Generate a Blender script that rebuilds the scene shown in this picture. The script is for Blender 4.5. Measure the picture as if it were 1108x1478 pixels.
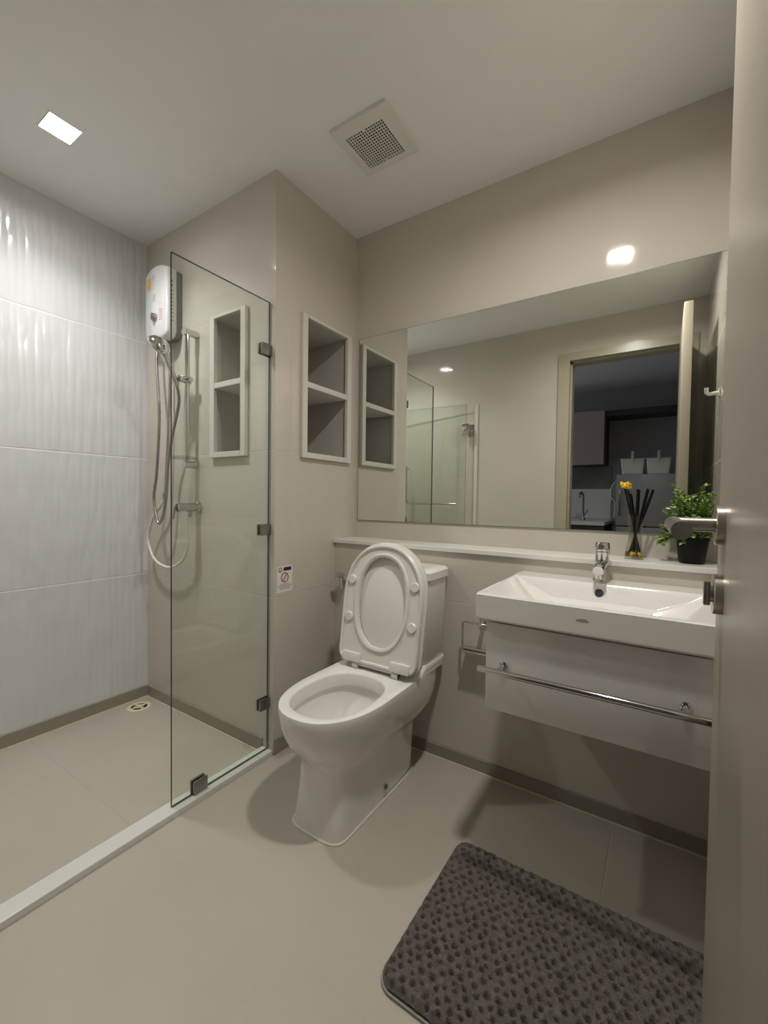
import bpy, bmesh, math, random
from mathutils import Vector, Matrix
random.seed(7)
for o in list(bpy.data.objects): bpy.data.objects.remove(o)
S = bpy.context.scene
COL = S.collection

# ------------------------------------------------------------------ camera
HC = 1.0271
YAW, PITCH, ROLL, FPX = math.radians(33.1416), math.radians(-1.5636), math.radians(0.7509), 611.918
fw = Vector((-math.sin(YAW)*math.cos(PITCH), math.cos(YAW)*math.cos(PITCH), math.sin(PITCH)))
rt = Vector((math.cos(YAW), math.sin(YAW), 0)); up = rt.cross(fw)
RT = rt*math.cos(ROLL)+up*math.sin(ROLL); UP = -rt*math.sin(ROLL)+up*math.cos(ROLL)
cd = bpy.data.cameras.new('camera'); cam = bpy.data.objects.new('camera', cd); COL.objects.link(cam)
m = Matrix((RT, UP, -fw)).transposed().to_4x4(); m.translation = (0, 0, HC); cam.matrix_world = m
cd.sensor_fit = 'VERTICAL'; cd.sensor_height = 36; cd.lens = FPX/1478*36; cd.clip_start = 0.01
S.camera = cam

# ------------------------------------------------------------------ light + exposure
EXPOSURE = 0.42
LAMP_W = 12.0
LAMP_COL = (1.0, 0.965, 0.90)
SHOWER_COL = (0.985, 0.99, 1.0)
LAMP_SPREAD = math.radians(180)
SHOWER_SPREAD = math.radians(124)
SHOWER_W = 4.3
GLOW_SHOWER, GLOW_MAIN = 95.0, 8.0
RECESS = 0.016
LAMPS = [(-1.776, 0.637), (-0.21, 0.845)]
S.view_settings.view_transform = 'Standard'; S.view_settings.look = 'None'
S.view_settings.exposure = EXPOSURE; S.view_settings.gamma = 1; S.view_settings.use_curve_mapping = False
w = bpy.data.worlds.new('world'); S.world = w; w.use_nodes = True
w.node_tree.nodes['Background'].inputs[0].default_value = (0.62, 0.66, 0.80, 1)
w.node_tree.nodes['Background'].inputs[1].default_value = 0.5

# ------------------------------------------------------------------ dimensions
XL, XC, XR = -2.216, -1.276, 0.2075
YO, YS, YL, YB = 0.098, 1.164, 1.535, 1.680
H = 2.3
Y2 = -0.02                     # kitchen face of the front wall

# ------------------------------------------------------------------ materials
def newmat(name):
    M = bpy.data.materials.new(name); M.use_nodes = True
    nt = M.node_tree; b = nt.nodes['Principled BSDF']
    return M, nt, b
def noise_bump(nt, b, scale, strength, dist=0.002, detail=2):
    n = nt.nodes.new('ShaderNodeTexNoise'); n.inputs['Scale'].default_value = scale; n.inputs['Detail'].default_value = detail
    tc = nt.nodes.new('ShaderNodeTexCoord'); nt.links.new(tc.outputs['Object'], n.inputs['Vector'])
    bu = nt.nodes.new('ShaderNodeBump'); bu.inputs['Strength'].default_value = strength; bu.inputs['Distance'].default_value = dist
    nt.links.new(n.outputs['Fac'], bu.inputs['Height']); nt.links.new(bu.outputs['Normal'], b.inputs['Normal'])
    return n
def mat(name, col, rough=0.4, metal=0.0, var=0.04, vscale=8.0, bump=0.0, bscale=60, spec=0.5, coat=0.0, trans=0.0):
    M, nt, b = newmat(name)
    n = nt.nodes.new('ShaderNodeTexNoise'); n.inputs['Scale'].default_value = vscale
    tc = nt.nodes.new('ShaderNodeTexCoord'); nt.links.new(tc.outputs['Object'], n.inputs['Vector'])
    cr = nt.nodes.new('ShaderNodeMapRange'); cr.inputs['To Min'].default_value = 1-var; cr.inputs['To Max'].default_value = 1+var
    nt.links.new(n.outputs['Fac'], cr.inputs['Value'])
    mx = nt.nodes.new('ShaderNodeVectorMath'); mx.operation = 'SCALE'; mx.inputs[0].default_value = col
    nt.links.new(cr.outputs['Result'], mx.inputs['Scale']); nt.links.new(mx.outputs[0], b.inputs['Base Color'])
    b.inputs['Roughness'].default_value = rough; b.inputs['Metallic'].default_value = metal
    b.inputs['Specular IOR Level'].default_value = spec; b.inputs['Coat Weight'].default_value = coat
    b.inputs['Coat Roughness'].default_value = 0.04
    if bump: noise_bump(nt, b, bscale, bump)
    return M
def tile_mat(name, col, axes, period, offset, rough=0.07, grout=(0.36, 0.32, 0.26), gw=0.0022, gmix=0.6, var=0.05, vscale=3.0, relief=False, spec=0.5):
    """glazed tile: grout lines at world positions offset+k*period along two axes"""
    M, nt, b = newmat(name); N = nt.nodes.new; L = nt.links.new
    ge = N('ShaderNodeNewGeometry'); sp = N('ShaderNodeSeparateXYZ'); L(ge.outputs['Position'], sp.inputs[0])
    lines = []
    for ax, pe, of in zip(axes, period, offset):
        if not pe: continue
        a = N('ShaderNodeMath'); a.operation = 'SUBTRACT'; L(sp.outputs['XYZ'.index(ax)], a.inputs[0]); a.inputs[1].default_value = of
        d = N('ShaderNodeMath'); d.operation = 'PINGPONG'; L(a.outputs[0], d.inputs[0]); d.inputs[1].default_value = pe/2
        s = N('ShaderNodeMapRange'); s.interpolation_type = 'SMOOTHSTEP'; L(d.outputs[0], s.inputs['Value'])
        s.inputs['From Min'].default_value = gw*0.4; s.inputs['From Max'].default_value = gw
        s.inputs['To Min'].default_value = 1; s.inputs['To Max'].default_value = 0
        lines.append(s.outputs['Result'])
    g = lines[0]
    for l in lines[1:]:
        mm = N('ShaderNodeMath'); mm.operation = 'MAXIMUM'; L(g, mm.inputs[0]); L(l, mm.inputs[1]); g = mm.outputs[0]
    n = N('ShaderNodeTexNoise'); n.inputs['Scale'].default_value = vscale; n.inputs['Detail'].default_value = 5; L(ge.outputs['Position'], n.inputs['Vector'])
    cr = N('ShaderNodeMapRange'); cr.inputs['To Min'].default_value = 1-var; cr.inputs['To Max'].default_value = 1+var; L(n.outputs['Fac'], cr.inputs['Value'])
    sc = N('ShaderNodeVectorMath'); sc.operation = 'SCALE'; sc.inputs[0].default_value = col; L(cr.outputs['Result'], sc.inputs['Scale'])
    gm = N('ShaderNodeMath'); gm.operation = 'MULTIPLY'; L(g, gm.inputs[0]); gm.inputs[1].default_value = gmix
    mx = N('ShaderNodeMix'); mx.data_type = 'RGBA'; L(gm.outputs[0], mx.inputs[0]); L(sc.outputs[0], mx.inputs[6]); mx.inputs[7].default_value = (*grout, 1)
    L(mx.outputs[2], b.inputs['Base Color'])
    rr = N('ShaderNodeMapRange'); L(g, rr.inputs['Value']); rr.inputs['To Min'].default_value = rough; rr.inputs['To Max'].default_value = 0.7
    L(rr.outputs['Result'], b.inputs['Roughness']); b.inputs['Specular IOR Level'].default_value = spec
    hgt = N('ShaderNodeMath'); hgt.operation = 'MULTIPLY'; L(g, hgt.inputs[0]); hgt.inputs[1].default_value = -0.0008
    hout = hgt.outputs[0]
    if relief:     # tall vertical facets pressed into the glaze
        mp = N('ShaderNodeMapping'); mp.inputs['Scale'].default_value = (1, 34, 6.5); L(ge.outputs['Position'], mp.inputs['Vector'])
        vo = N('ShaderNodeTexVoronoi'); vo.feature = 'SMOOTH_F1'; vo.inputs['Scale'].default_value = 1; vo.inputs['Smoothness'].default_value = 0.25
        vo.inputs['Randomness'].default_value = 0.55; L(mp.outputs[0], vo.inputs['Vector'])
        vm = N('ShaderNodeMath'); vm.operation = 'MULTIPLY'; L(vo.outputs['Distance'], vm.inputs[0]); vm.inputs[1].default_value = -0.0056
        ad = N('ShaderNodeMath'); ad.operation = 'ADD'; L(vm.outputs[0], ad.inputs[0]); L(hout, ad.inputs[1]); hout = ad.outputs[0]
    else:
        nn = N('ShaderNodeTexNoise'); nn.inputs['Scale'].default_value = 9; L(ge.outputs['Position'], nn.inputs['Vector'])
        vm = N('ShaderNodeMath'); vm.operation = 'MULTIPLY'; L(nn.outputs['Fac'], vm.inputs[0]); vm.inputs[1].default_value = 0.0008
        ad = N('ShaderNodeMath'); ad.operation = 'ADD'; L(vm.outputs[0], ad.inputs[0]); L(hout, ad.inputs[1]); hout = ad.outputs[0]
    bu = N('ShaderNodeBump'); bu.inputs['Strength'].default_value = 1; bu.inputs['Distance'].default_value = 1.0; L(hout, bu.inputs['Height'])
    L(bu.outputs['Normal'], b.inputs['Normal'])
    return M
def glass_mat(name, tint, rough=0.0):
    M, nt, b = newmat(name); N = nt.nodes.new; L = nt.links.new
    nt.nodes.remove(b)
    ge = N('ShaderNodeNewGeometry'); dp = N('ShaderNodeVectorMath'); dp.operation = 'DOT_PRODUCT'
    L(ge.outputs['Normal'], dp.inputs[0]); L(ge.outputs['Incoming'], dp.inputs[1])
    ab = N('ShaderNodeMath'); ab.operation = 'ABSOLUTE'; L(dp.outputs['Value'], ab.inputs[0])
    om = N('ShaderNodeMath'); om.operation = 'SUBTRACT'; om.inputs[0].default_value = 1; L(ab.outputs[0], om.inputs[1])
    pw = N('ShaderNodeMath'); pw.operation = 'POWER'; L(om.outputs[0], pw.inputs[0]); pw.inputs[1].default_value = 5
    ma = N('ShaderNodeMath'); ma.operation = 'MULTIPLY_ADD'; L(pw.outputs[0], ma.inputs[0]); ma.inputs[1].default_value = 0.96; ma.inputs[2].default_value = 0.04
    tr = N('ShaderNodeBsdfTransparent'); tr.inputs[0].default_value = (*tint, 1)
    gl = N('ShaderNodeBsdfGlossy'); gl.inputs['Roughness'].default_value = rough
    mx = N('ShaderNodeMixShader'); L(ma.outputs[0], mx.inputs[0]); L(tr.outputs[0], mx.inputs[1]); L(gl.outputs[0], mx.inputs[2])
    L(mx.outputs[0], nt.nodes['Material Output'].inputs['Surface'])
    return M
def emit_mat(name, col, s):
    M, nt, b = newmat(name)
    b.inputs['Base Color'].default_value = (0.9, 0.9, 0.88, 1)
    b.inputs['Emission Color'].default_value = (*col, 1); b.inputs['Emission Strength'].default_value = s
    return M

BEIGE = (0.595, 0.55, 0.485)
T0 = 0.048   # first horizontal joint
M_wallx = tile_mat('beige_tile', BEIGE, 'XZ', (0.0, 0.586), (-0.69, T0), gmix=0.3, grout=(0.62, 0.58, 0.51))
M_wally = tile_mat('beige_tile_side', BEIGE, 'YZ', (0.586, 0.586), (1.25, T0), gmix=0.3, grout=(0.62, 0.58, 0.51))
M_white_tile = tile_mat('white_relief_tile', (0.68, 0.68, 0.675), 'YZ', (0.0, 0.586), (0, T0+0.003), gw=0.004, rough=0.18, relief=True, grout=(0.80, 0.79, 0.77), var=0.03, gmix=0.9)
M_floor = tile_mat('beige_floor_tile', (0.48, 0.435, 0.37), 'XY', (0.586, 0.586), (-0.69, 0.665), rough=0.32, gmix=0.3, grout=(0.60, 0.55, 0.47), vscale=5, var=0.06)
M_sfloor = tile_mat('shower_floor_tile', (0.47, 0.425, 0.36), 'XY', (0.586, 0.586), (-1.86, 0.665), rough=0.36, gmix=0.2, grout=(0.5, 0.45, 0.38), vscale=5, var=0.06)
M_skirt = mat('skirting_tile', (0.30, 0.265, 0.21), 0.3)
M_grout = mat('sealant', (0.66, 0.61, 0.52), 0.6)
M_ceil = mat('white_ceiling_paint', (0.87, 0.865, 0.845), 0.75, var=0.02)
M_ceramic = mat('white_ceramic', (0.82, 0.80, 0.765), 0.09, coat=0.5, var=0.01)
M_plastic = mat('white_plastic', (0.76, 0.74, 0.69), 0.28, var=0.01)
M_heater = mat('heater_white', (0.80, 0.80, 0.80), 0.2, var=0.01)
M_hside = mat('heater_grey', (0.22, 0.22, 0.22), 0.4)
M_cab = mat('gloss_white_lacquer', (0.68, 0.665, 0.645), 0.06, coat=0.9, var=0.02)
M_stone = mat('white_stone', (0.76, 0.74, 0.70), 0.22, var=0.10, vscale=6)
M_curb = mat('curb_stone', (0.70, 0.69, 0.65), 0.28, var=0.03)
M_chrome = mat('chrome', (0.64, 0.63, 0.61), 0.07, 1.0, var=0.01)
M_satin = mat('satin_steel', (0.50, 0.47, 0.42), 0.28, 1.0, var=0.02)
M_clip = mat('dark_satin_steel', (0.30, 0.29, 0.27), 0.3, 1.0, var=0.02)
M_glass = glass_mat('clear_shower_glass', (0.955, 0.975, 0.945))
M_edge = mat('glass_edge_green', (0.035, 0.06, 0.05), 0.1)
M_mirror = mat('mirror_silver', (0.86, 0.885, 0.84), 0.0, 1.0, var=0.0)
M_mback = mat('mirror_edge', (0.16, 0.18, 0.15), 0.3)
M_door = mat('painted_door', (0.37, 0.33, 0.27), 0.38, var=0.02, bump=0.05, bscale=200)
M_frame = mat('painted_door_frame', (0.44, 0.40, 0.31), 0.3, var=0.02)
M_white = mat('niche_white', (0.64, 0.615, 0.56), 0.45, var=0.01)
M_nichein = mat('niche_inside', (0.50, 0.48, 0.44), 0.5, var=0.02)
M_pvc = mat('cream_plastic', (0.70, 0.64, 0.44), 0.4)
M_dark = mat('dark_void', (0.02, 0.02, 0.018), 0.8)
M_black = mat('black_plastic', (0.006, 0.006, 0.006), 0.5, spec=0.2)
M_hose = mat('steel_hose', (0.40, 0.385, 0.36), 0.3, 0.9)
M_wpipe = mat('white_hose', (0.78, 0.75, 0.68), 0.4)
M_yellow = mat('yellow_flower', (0.80, 0.50, 0.02), 0.6, var=0.2, vscale=150)
M_leafdark = mat('brown_flower', (0.10, 0.06, 0.02), 0.6)
M_leaf = mat('green_leaf', (0.22, 0.33, 0.07), 0.4, var=0.8, vscale=55)
M_stem = mat('green_stem', (0.10, 0.16, 0.04), 0.6)
M_soil = mat('dark_moss', (0.05, 0.06, 0.02), 0.9)
M_vase = glass_mat('vase_glass', (0.93, 0.93, 0.90))
M_paper = mat('sticker_white', (0.78, 0.75, 0.70), 0.4)
M_navy = mat('sticker_navy', (0.02, 0.02, 0.06), 0.4)
M_red = mat('sticker_red', (0.32, 0.03, 0.02), 0.4)
M_grey = mat('sticker_grey', (0.22, 0.21, 0.20), 0.5)
M_greensea = mat('sticker_green', (0.20, 0.27, 0.20), 0.5)
M_orange = mat('label_orange', (0.70, 0.40, 0.14), 0.5)
M_bluegrey = mat('label_blue_grey', (0.55, 0.56, 0.58), 0.5)
M_rose = mat('label_rose', (0.75, 0.45, 0.42), 0.5)
M_print = mat('emblem_print', (0.30, 0.28, 0.27), 0.4)
M_water = mat('water', (0.62, 0.62, 0.58), 0.02, coat=1.0)
M_soap = glass_mat('clear_plastic', (0.86, 0.87, 0.84), 0.05)
M_rug = mat('grey_shag', (0.135, 0.116, 0.104), 0.95, var=0.45, vscale=70, bump=1.0, bscale=380, spec=0.1)
M_rugedge = mat('mat_backing', (0.30, 0.29, 0.26), 0.8)
M_kwall = mat('kitchen_wall', (0.42, 0.41, 0.42), 0.7)
M_kcab = mat('kitchen_cabinet_front', (0.50, 0.42, 0.39), 0.4)
M_kcabside = mat('kitchen_cabinet_side', (0.06, 0.055, 0.05), 0.5)
M_kmarble = mat('marble_splashback', (0.20, 0.19, 0.17), 0.3, var=0.5, vscale=4)
M_kwhite = mat('kitchen_white', (0.75, 0.74, 0.72), 0.35)
M_fridge = mat('fridge_grey', (0.36, 0.36, 0.37), 0.4)
M_kfloor = mat('kitchen_floor', (0.30, 0.25, 0.20), 0.4)

# ------------------------------------------------------------------ builders
OFF = {}
def tag(o, label, cat, group=None):
    o['label'] = label; o['category'] = cat
    if group: o['group'] = group
    return o
def thing(name, label, cat, loc, group=None):
    o = bpy.data.objects.new(name, None); COL.objects.link(o); o.location = loc; o.empty_display_size = 0.05
    OFF[o] = Vector(loc); return tag(o, label, cat, group)
def obj(name, bm, mats, parent=None, smooth=None, origin=None):
    if not isinstance(mats, (list, tuple)): mats = [mats]
    bmesh.ops.recalc_face_normals(bm, faces=bm.faces)
    if parent is not None: off = OFF[parent]
    else:
        vs = [v.co for v in bm.verts]
        off = Vector(((min(v.x for v in vs)+max(v.x for v in vs))/2, (min(v.y for v in vs)+max(v.y for v in vs))/2, min(v.z for v in vs)))
    bmesh.ops.translate(bm, verts=bm.verts, vec=-off)
    me = bpy.data.meshes.new(name); bm.to_mesh(me); bm.free()
    for M in mats: me.materials.append(M)
    o = bpy.data.objects.new(name, me); COL.objects.link(o)
    if parent is not None: o.parent = parent
    else: o.location = off
    OFF[o] = off
    if smooth is not None:
        me.shade_smooth()
        me.set_sharp_from_angle(angle=math.radians(smooth))
    return o
def struct(name, bm, mats, smooth=None):
    o = obj(name, bm, mats, None, smooth); o['kind'] = 'structure'; return o
def BM(): return bmesh.new()
def box(bm, x0, x1, y0, y1, z0, z1, mi=0, bevel=0.0, seg=2):
    r = bmesh.ops.create_cube(bm, size=1.0)
    vs = r['verts']
    for v in vs:
        v.co = Vector((x0 if v.co.x < 0 else x1, y0 if v.co.y < 0 else y1, z0 if v.co.z < 0 else z1))
    fs = list({f for v in vs for f in v.link_faces})
    for f in fs: f.material_index = mi
    if bevel:
        es = list({e for v in vs for e in v.link_edges})
        rb = bmesh.ops.bevel(bm, geom=es, offset=bevel, segments=seg, affect='EDGES', profile=0.5)
        for f in rb['faces']: f.material_index = mi
    return vs
def xform(bm, vs, M):
    for v in vs: v.co = M @ v.co
def frame_of(d):
    d = d.normalized(); a = Vector((0, 0, 1)) if abs(d.z) < 0.95 else Vector((1, 0, 0))
    u = d.cross(a).normalized(); return u, d.cross(u).normalized()
def tube(bm, pts, r, n=12, mi=0, cap=True):
    pts = [Vector(p) for p in pts]; rings = []
    R = r if isinstance(r, (list, tuple)) else [r]*len(pts)
    pu = None
    for i, p in enumerate(pts):
        d = (pts[min(i+1, len(pts)-1)]-pts[max(i-1, 0)])
        if pu is None: u, v = frame_of(d)
        else:
            d.normalize(); u = (pu-d*pu.dot(d)).normalized(); v = d.cross(u)
        pu = u
        rings.append([bm.verts.new(p+(u*math.cos(2*math.pi*k/n)+v*math.sin(2*math.pi*k/n))*R[i]) for k in range(n)])
    for a, b in zip(rings, rings[1:]):
        for k in range(n):
            f = bm.faces.new((a[k], a[(k+1) % n], b[(k+1) % n], b[k])); f.material_index = mi
    if cap:
        for a in (rings[0], rings[-1]):
            f = bm.faces.new(a); f.material_index = mi
def spline(pts, k=8):
    pts = [Vector(p) for p in pts]; P = [pts[0]*2-pts[1]]+pts+[pts[-1]*2-pts[-2]]; out = []
    for i in range(1, len(P)-2):
        for j in range(k):
            t = j/k; a, b, c, d = P[i-1], P[i], P[i+1], P[i+2]
            out.append(0.5*((2*b)+(c-a)*t+(2*a-5*b+4*c-d)*t*t+(3*b-a-3*c+d)*t**3))
    return out+[pts[-1]]
def cyl(bm, p0, p1, r, n=24, mi=0, r1=None): tube(bm, [p0, p1], [r, r if r1 is None else r1], n, mi)
def lathe(bm, prof, c, axis=(0, 0, 1), n=32, mi=0, closed_ends=True):
    """prof: (radius, height) list along axis from point c"""
    d = Vector(axis).normalized(); u, v = frame_of(d); c = Vector(c); rings = []
    for r, h in prof:
        if r < 1e-6: rings.append([bm.verts.new(c+d*h)])
        else: rings.append([bm.verts.new(c+d*h+(u*math.cos(2*math.pi*k/n)+v*math.sin(2*math.pi*k/n))*r) for k in range(n)])
    for a, b in zip(rings, rings[1:]):
        for k in range(n):
            q = [a[k % len(a)], a[(k+1) % len(a)], b[(k+1) % len(b)], b[k % len(b)]]
            q = list(dict.fromkeys(q))
            if len(q) > 2:
                f = bm.faces.new(q); f.material_index = mi
    if closed_ends:
        for a in (rings[0], rings[-1]):
            if len(a) > 1:
                f = bm.faces.new(a); f.material_index = mi
def loft(bm, rings, cap0=True, cap1=True, mi=0):
    R = [[bm.verts.new(p) for p in r] for r in rings]; n = len(R[0])
    for a, b in zip(R, R[1:]):
        for k in range(n):
            f = bm.faces.new((a[k], a[(k+1) % n], b[(k+1) % n], b[k])); f.material_index = mi
    if cap0: bm.faces.new(R[0]).material_index = mi
    if cap1: bm.faces.new(R[-1]).material_index = mi
    return R
def wall_with_hole(bm, ax, c0, c1, u0, u1, z0, z1, hu0, hu1, hz0, hz1):
    """slab between c0..c1 on axis ax, spanning u (other horizontal axis) with one rectangular hole"""
    def bx(a, b, lo, hi):
        if ax == 'y': box(bm, a, b, c0, c1, lo, hi)
        else: box(bm, c0, c1, a, b, lo, hi)
    us = [u0, hu0, hu1, u1]; zs = [z0, hz0, hz1, z1]
    V = {}
    for s, c in ((0, c0), (1, c1)):
        for i, u in enumerate(us):
            for j, z in enumerate(zs):
                V[s, i, j] = bm.verts.new((u, c, z) if ax == 'y' else (c, u, z))
    for s in (0, 1):
        for i in range(3):
            for j in range(3):
                if (i, j) != (1, 1): bm.faces.new((V[s, i, j], V[s, i+1, j], V[s, i+1, j+1], V[s, i, j+1]))
    def q(i0, j0, i1, j1): bm.faces.new((V[0, i0, j0], V[0, i1, j1], V[1, i1, j1], V[1, i0, j0]))
    for i in range(3): q(i, 0, i+1, 0); q(i, 3, i+1, 3)
    for j in range(3): q(0, j, 0, j+1); q(3, j, 3, j+1)
    q(1, 1, 2, 1); q(1, 2, 2, 2); q(1, 1, 1, 2); q(2, 1, 2, 2)

# ================================================================== STRUCTURE
T = 0.03
b = BM(); box(b, XC-0.001, XR+0.1, YO-0.12, YB+0.1, -0.10, 0.0); struct('floor', b, M_floor)
b = BM(); box(b, XL-0.1, XC-0.005, YO-0.12, YS+0.1, -0.10, -0.004); struct('floor_shower', b, M_sfloor)
b = BM(); LH = 0.050
xs = sorted([XL-0.1, XR+0.1]+[x+k for x, y in LAMPS for k in (-LH, LH)]); ys = sorted([YO-0.118, YB+0.1]+[y+k for x, y in LAMPS for k in (-LH, LH)])
def in_hole(x, y): return any(abs(x-a) < LH-1e-4 and abs(y-c) < LH-1e-4 for a, c in LAMPS)
for i in range(len(xs)-1):
    for j in range(len(ys)-1):
        if not in_hole((xs[i]+xs[i+1])/2, (ys[j]+ys[j+1])/2): box(b, xs[i], xs[i+1], ys[j], ys[j+1], H, H+0.1)
bmesh.ops.remove_doubles(b, verts=b.verts, dist=1e-5)
struct('ceiling', b, M_ceil)
b = BM(); box(b, XL-0.1, XL, YO-0.12, YS+0.1, -0.1, H); struct('wall_left', b, M_white_tile)
b = BM(); box(b, XR, XR+0.1, Y2, YB+0.1, -0.1, H); struct('wall_right', b, M_wally)
b = BM(); box(b, XC, XR, YB, YB+0.1, -0.1, H); struct('wall_back', b, M_wallx)
b = BM(); box(b, XC, XR, YL, YB, -0.05, 0.826); struct('wall_ledge', b, M_wallx)
# column between shower and toilet: two tiled slabs with niche openings
NX0, NX1, NZ0, NZ1 = -1.664, -1.441, 1.207, 1.812        # shower niche opening
CY0, CY1, CZ0, CZ1 = 1.305, 1.622, 1.207, 1.800          # column niche opening
b = BM(); wall_with_hole(b, 'y', YS, YS+T, XL, XC, -0.1, H, NX0, NX1, NZ0, NZ1); struct('wall_shower', b, M_wallx)
b = BM(); wall_with_hole(b, 'x', XC-T, XC, YS+T, YB+0.1, -0.1, H, CY0, CY1, CZ0, CZ1); struct('wall_column', b, M_wally)
# front wall with doorway (opposite the mirror)
DX0, DX1, DZ = -0.641, 0.169, 2.084
b = BM()
for x0, x1, z0, z1 in ((XL-0.1, DX0, -0.1, H), (DX1, XR, -0.1, H), (DX0, DX1, DZ, H)): box(b, x0, x1, Y2, YO, z0, z1)
struct('wall_front', b, M_wallx)
b = BM()
FW_, FZ = 0.076, 2.030
for x0, x1, z0, z1 in ((DX0, DX0+FW_, 0, DZ), (DX1-0.06, DX1, 0, DZ), (DX0+FW_, DX1-0.06, FZ, DZ)):
    box(b, x0, x1, Y2-0.012, YO+0.012, z0, z1)
box(b, DX0+FW_, DX0+FW_+0.012, Y2, YO-0.035, 0, FZ); box(b, DX1-0.072, DX1-0.06, Y2, YO-0.035, 0, FZ); box(b, DX0+FW_, DX1-0.06, Y2, YO-0.035, FZ-0.012, FZ)
struct('door_frame', b, M_frame)
# skirting and sealant
SK = 0.052
b = BM(); box(b, XL, XL+0.008, YO, YS-0.008, -0.004, SK); struct('baseboard_left', b, M_skirt)
b = BM(); box(b, XL, XC-0.06, YS-0.008, YS, -0.004, SK); struct('baseboard_shower', b, M_skirt)
b = BM(); box(b, XC, XC+0.007, YS+0.002, YL-0.007, 0, 0.06); struct('baseboard_column', b, M_skirt)
b = BM(); box(b, XC, XR, YL-0.007, YL, 0, 0.048); struct('baseboard_back', b, M_skirt)
b = BM(); box(b, XL+0.008, XL+0.013, YO, YS-0.013, -0.004, 0.0); box(b, XL+0.008, XC-0.065, YS-0.013, YS-0.008, -0.004, 0.0); struct('trim_1', b, M_grout)
b = BM(); box(b, XC+0.007, XR, YL-0.0125, YL-0.007, 0, 0.003); struct('trim_2', b, M_grout)
b = BM(); box(b, XC, XC+0.004, YB-0.004, YB, 0.85, 2.24); struct('trim_3', b, M_grout)
# shower curb
b = BM(); box(b, -1.338, XC-0.002, YO, YS-0.001, -0.05, 0.02, bevel=0.003); struct('trim_4', b, M_curb)
# ledge slab
b = BM(); box(b, XC, XR-0.001, YL-0.012, YB, 0.828, 0.846, bevel=0.002)
tag(obj('ledge_slab', b, M_stone), 'long white stone slab topping the ledge under the mirror', 'shelf')

# ================================================================== CEILING THINGS
def downlight(cx, cy, label, lampcol, power, spread, glow):
    t = thing('square_downlight', label, 'ceiling light', (cx, cy, H), 'ceiling downlights')
    k = 0.0465; o_ = 0.0495; zt = H+RECESS
    b = BM()
    for x0, x1, y0, y1 in ((-o_, o_, -o_, -k), (-o_, o_, k, o_), (-o_, -k, -k, k), (k, o_, -k, k)):
        box(b, cx+x0, cx+x1, cy+y0, cy+y1, H-0.0015, zt+0.004)
    obj('trim_ring', b, M_plastic, t)
    b = BM(); box(b, cx-k, cx+k, cy-k, cy+k, zt, zt+0.004)
    obj('diffuser', b, emit_mat('lamp_glow', lampcol, glow), t)
    l = bpy.data.lights.new('lamp_beam', 'AREA'); l.shape = 'SQUARE'; l.size = 0.088; l.energy = power; l.color = lampcol; l.spread = spread
    lo = bpy.data.objects.new('lamp_beam', l); COL.objects.link(lo); lo.parent = t; lo.location = (0, 0, RECESS-0.0008)
downlight(*LAMPS[0], 'square glowing downlight in the ceiling over the shower', SHOWER_COL, SHOWER_W, SHOWER_SPREAD, GLOW_SHOWER)
downlight(*LAMPS[1], 'square ceiling downlight over the washbasin and bath mat', LAMP_COL, LAMP_W, LAMP_SPREAD, GLOW_MAIN)

t = thing('exhaust_vent', 'square white exhaust vent with fine dark grille in the ceiling', 'vent', (-0.877, 1.256, H))
vx0, vx1, vy0, vy1 = -0.99, -0.764, 1.143, 1.369; gx0, gx1, gy0, gy1 = -0.960, -0.805, 1.189, 1.343
b = BM()
for x0, x1, y0, y1 in ((vx0, vx1, vy0, gy0), (vx0, vx1, gy1, vy1), (vx0, gx0, gy0, gy1), (gx1, vx1, gy0, gy1)):
    box(b, x0, x1, y0, y1, H-0.014, H-0.0005)
obj('frame', b, M_plastic, t)
b = BM(); N = 15
for i in range(N+1):
    f = i/N; wd = 0.0014
    x = gx0+(gx1-gx0)*f; y = gy0+(gy1-gy0)*f
    box(b, x-wd, x+wd, gy0, gy1, H-0.012, H-0.009); box(b, gx0, gx1, y-wd, y+wd, H-0.0118, H-0.0092)
xm = (gx0+gx1)/2
for y in (gy0, gy1): box(b, xm-0.006, xm+0.006, y-0.008, y+0.008, H-0.013, H-0.008)
obj('grille', b, M_plastic, t)
b = BM(); box(b, gx0, gx1, gy0, gy1, H-0.003, H-0.0005); obj('fan_cavity', b, M_dark, t)

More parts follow.
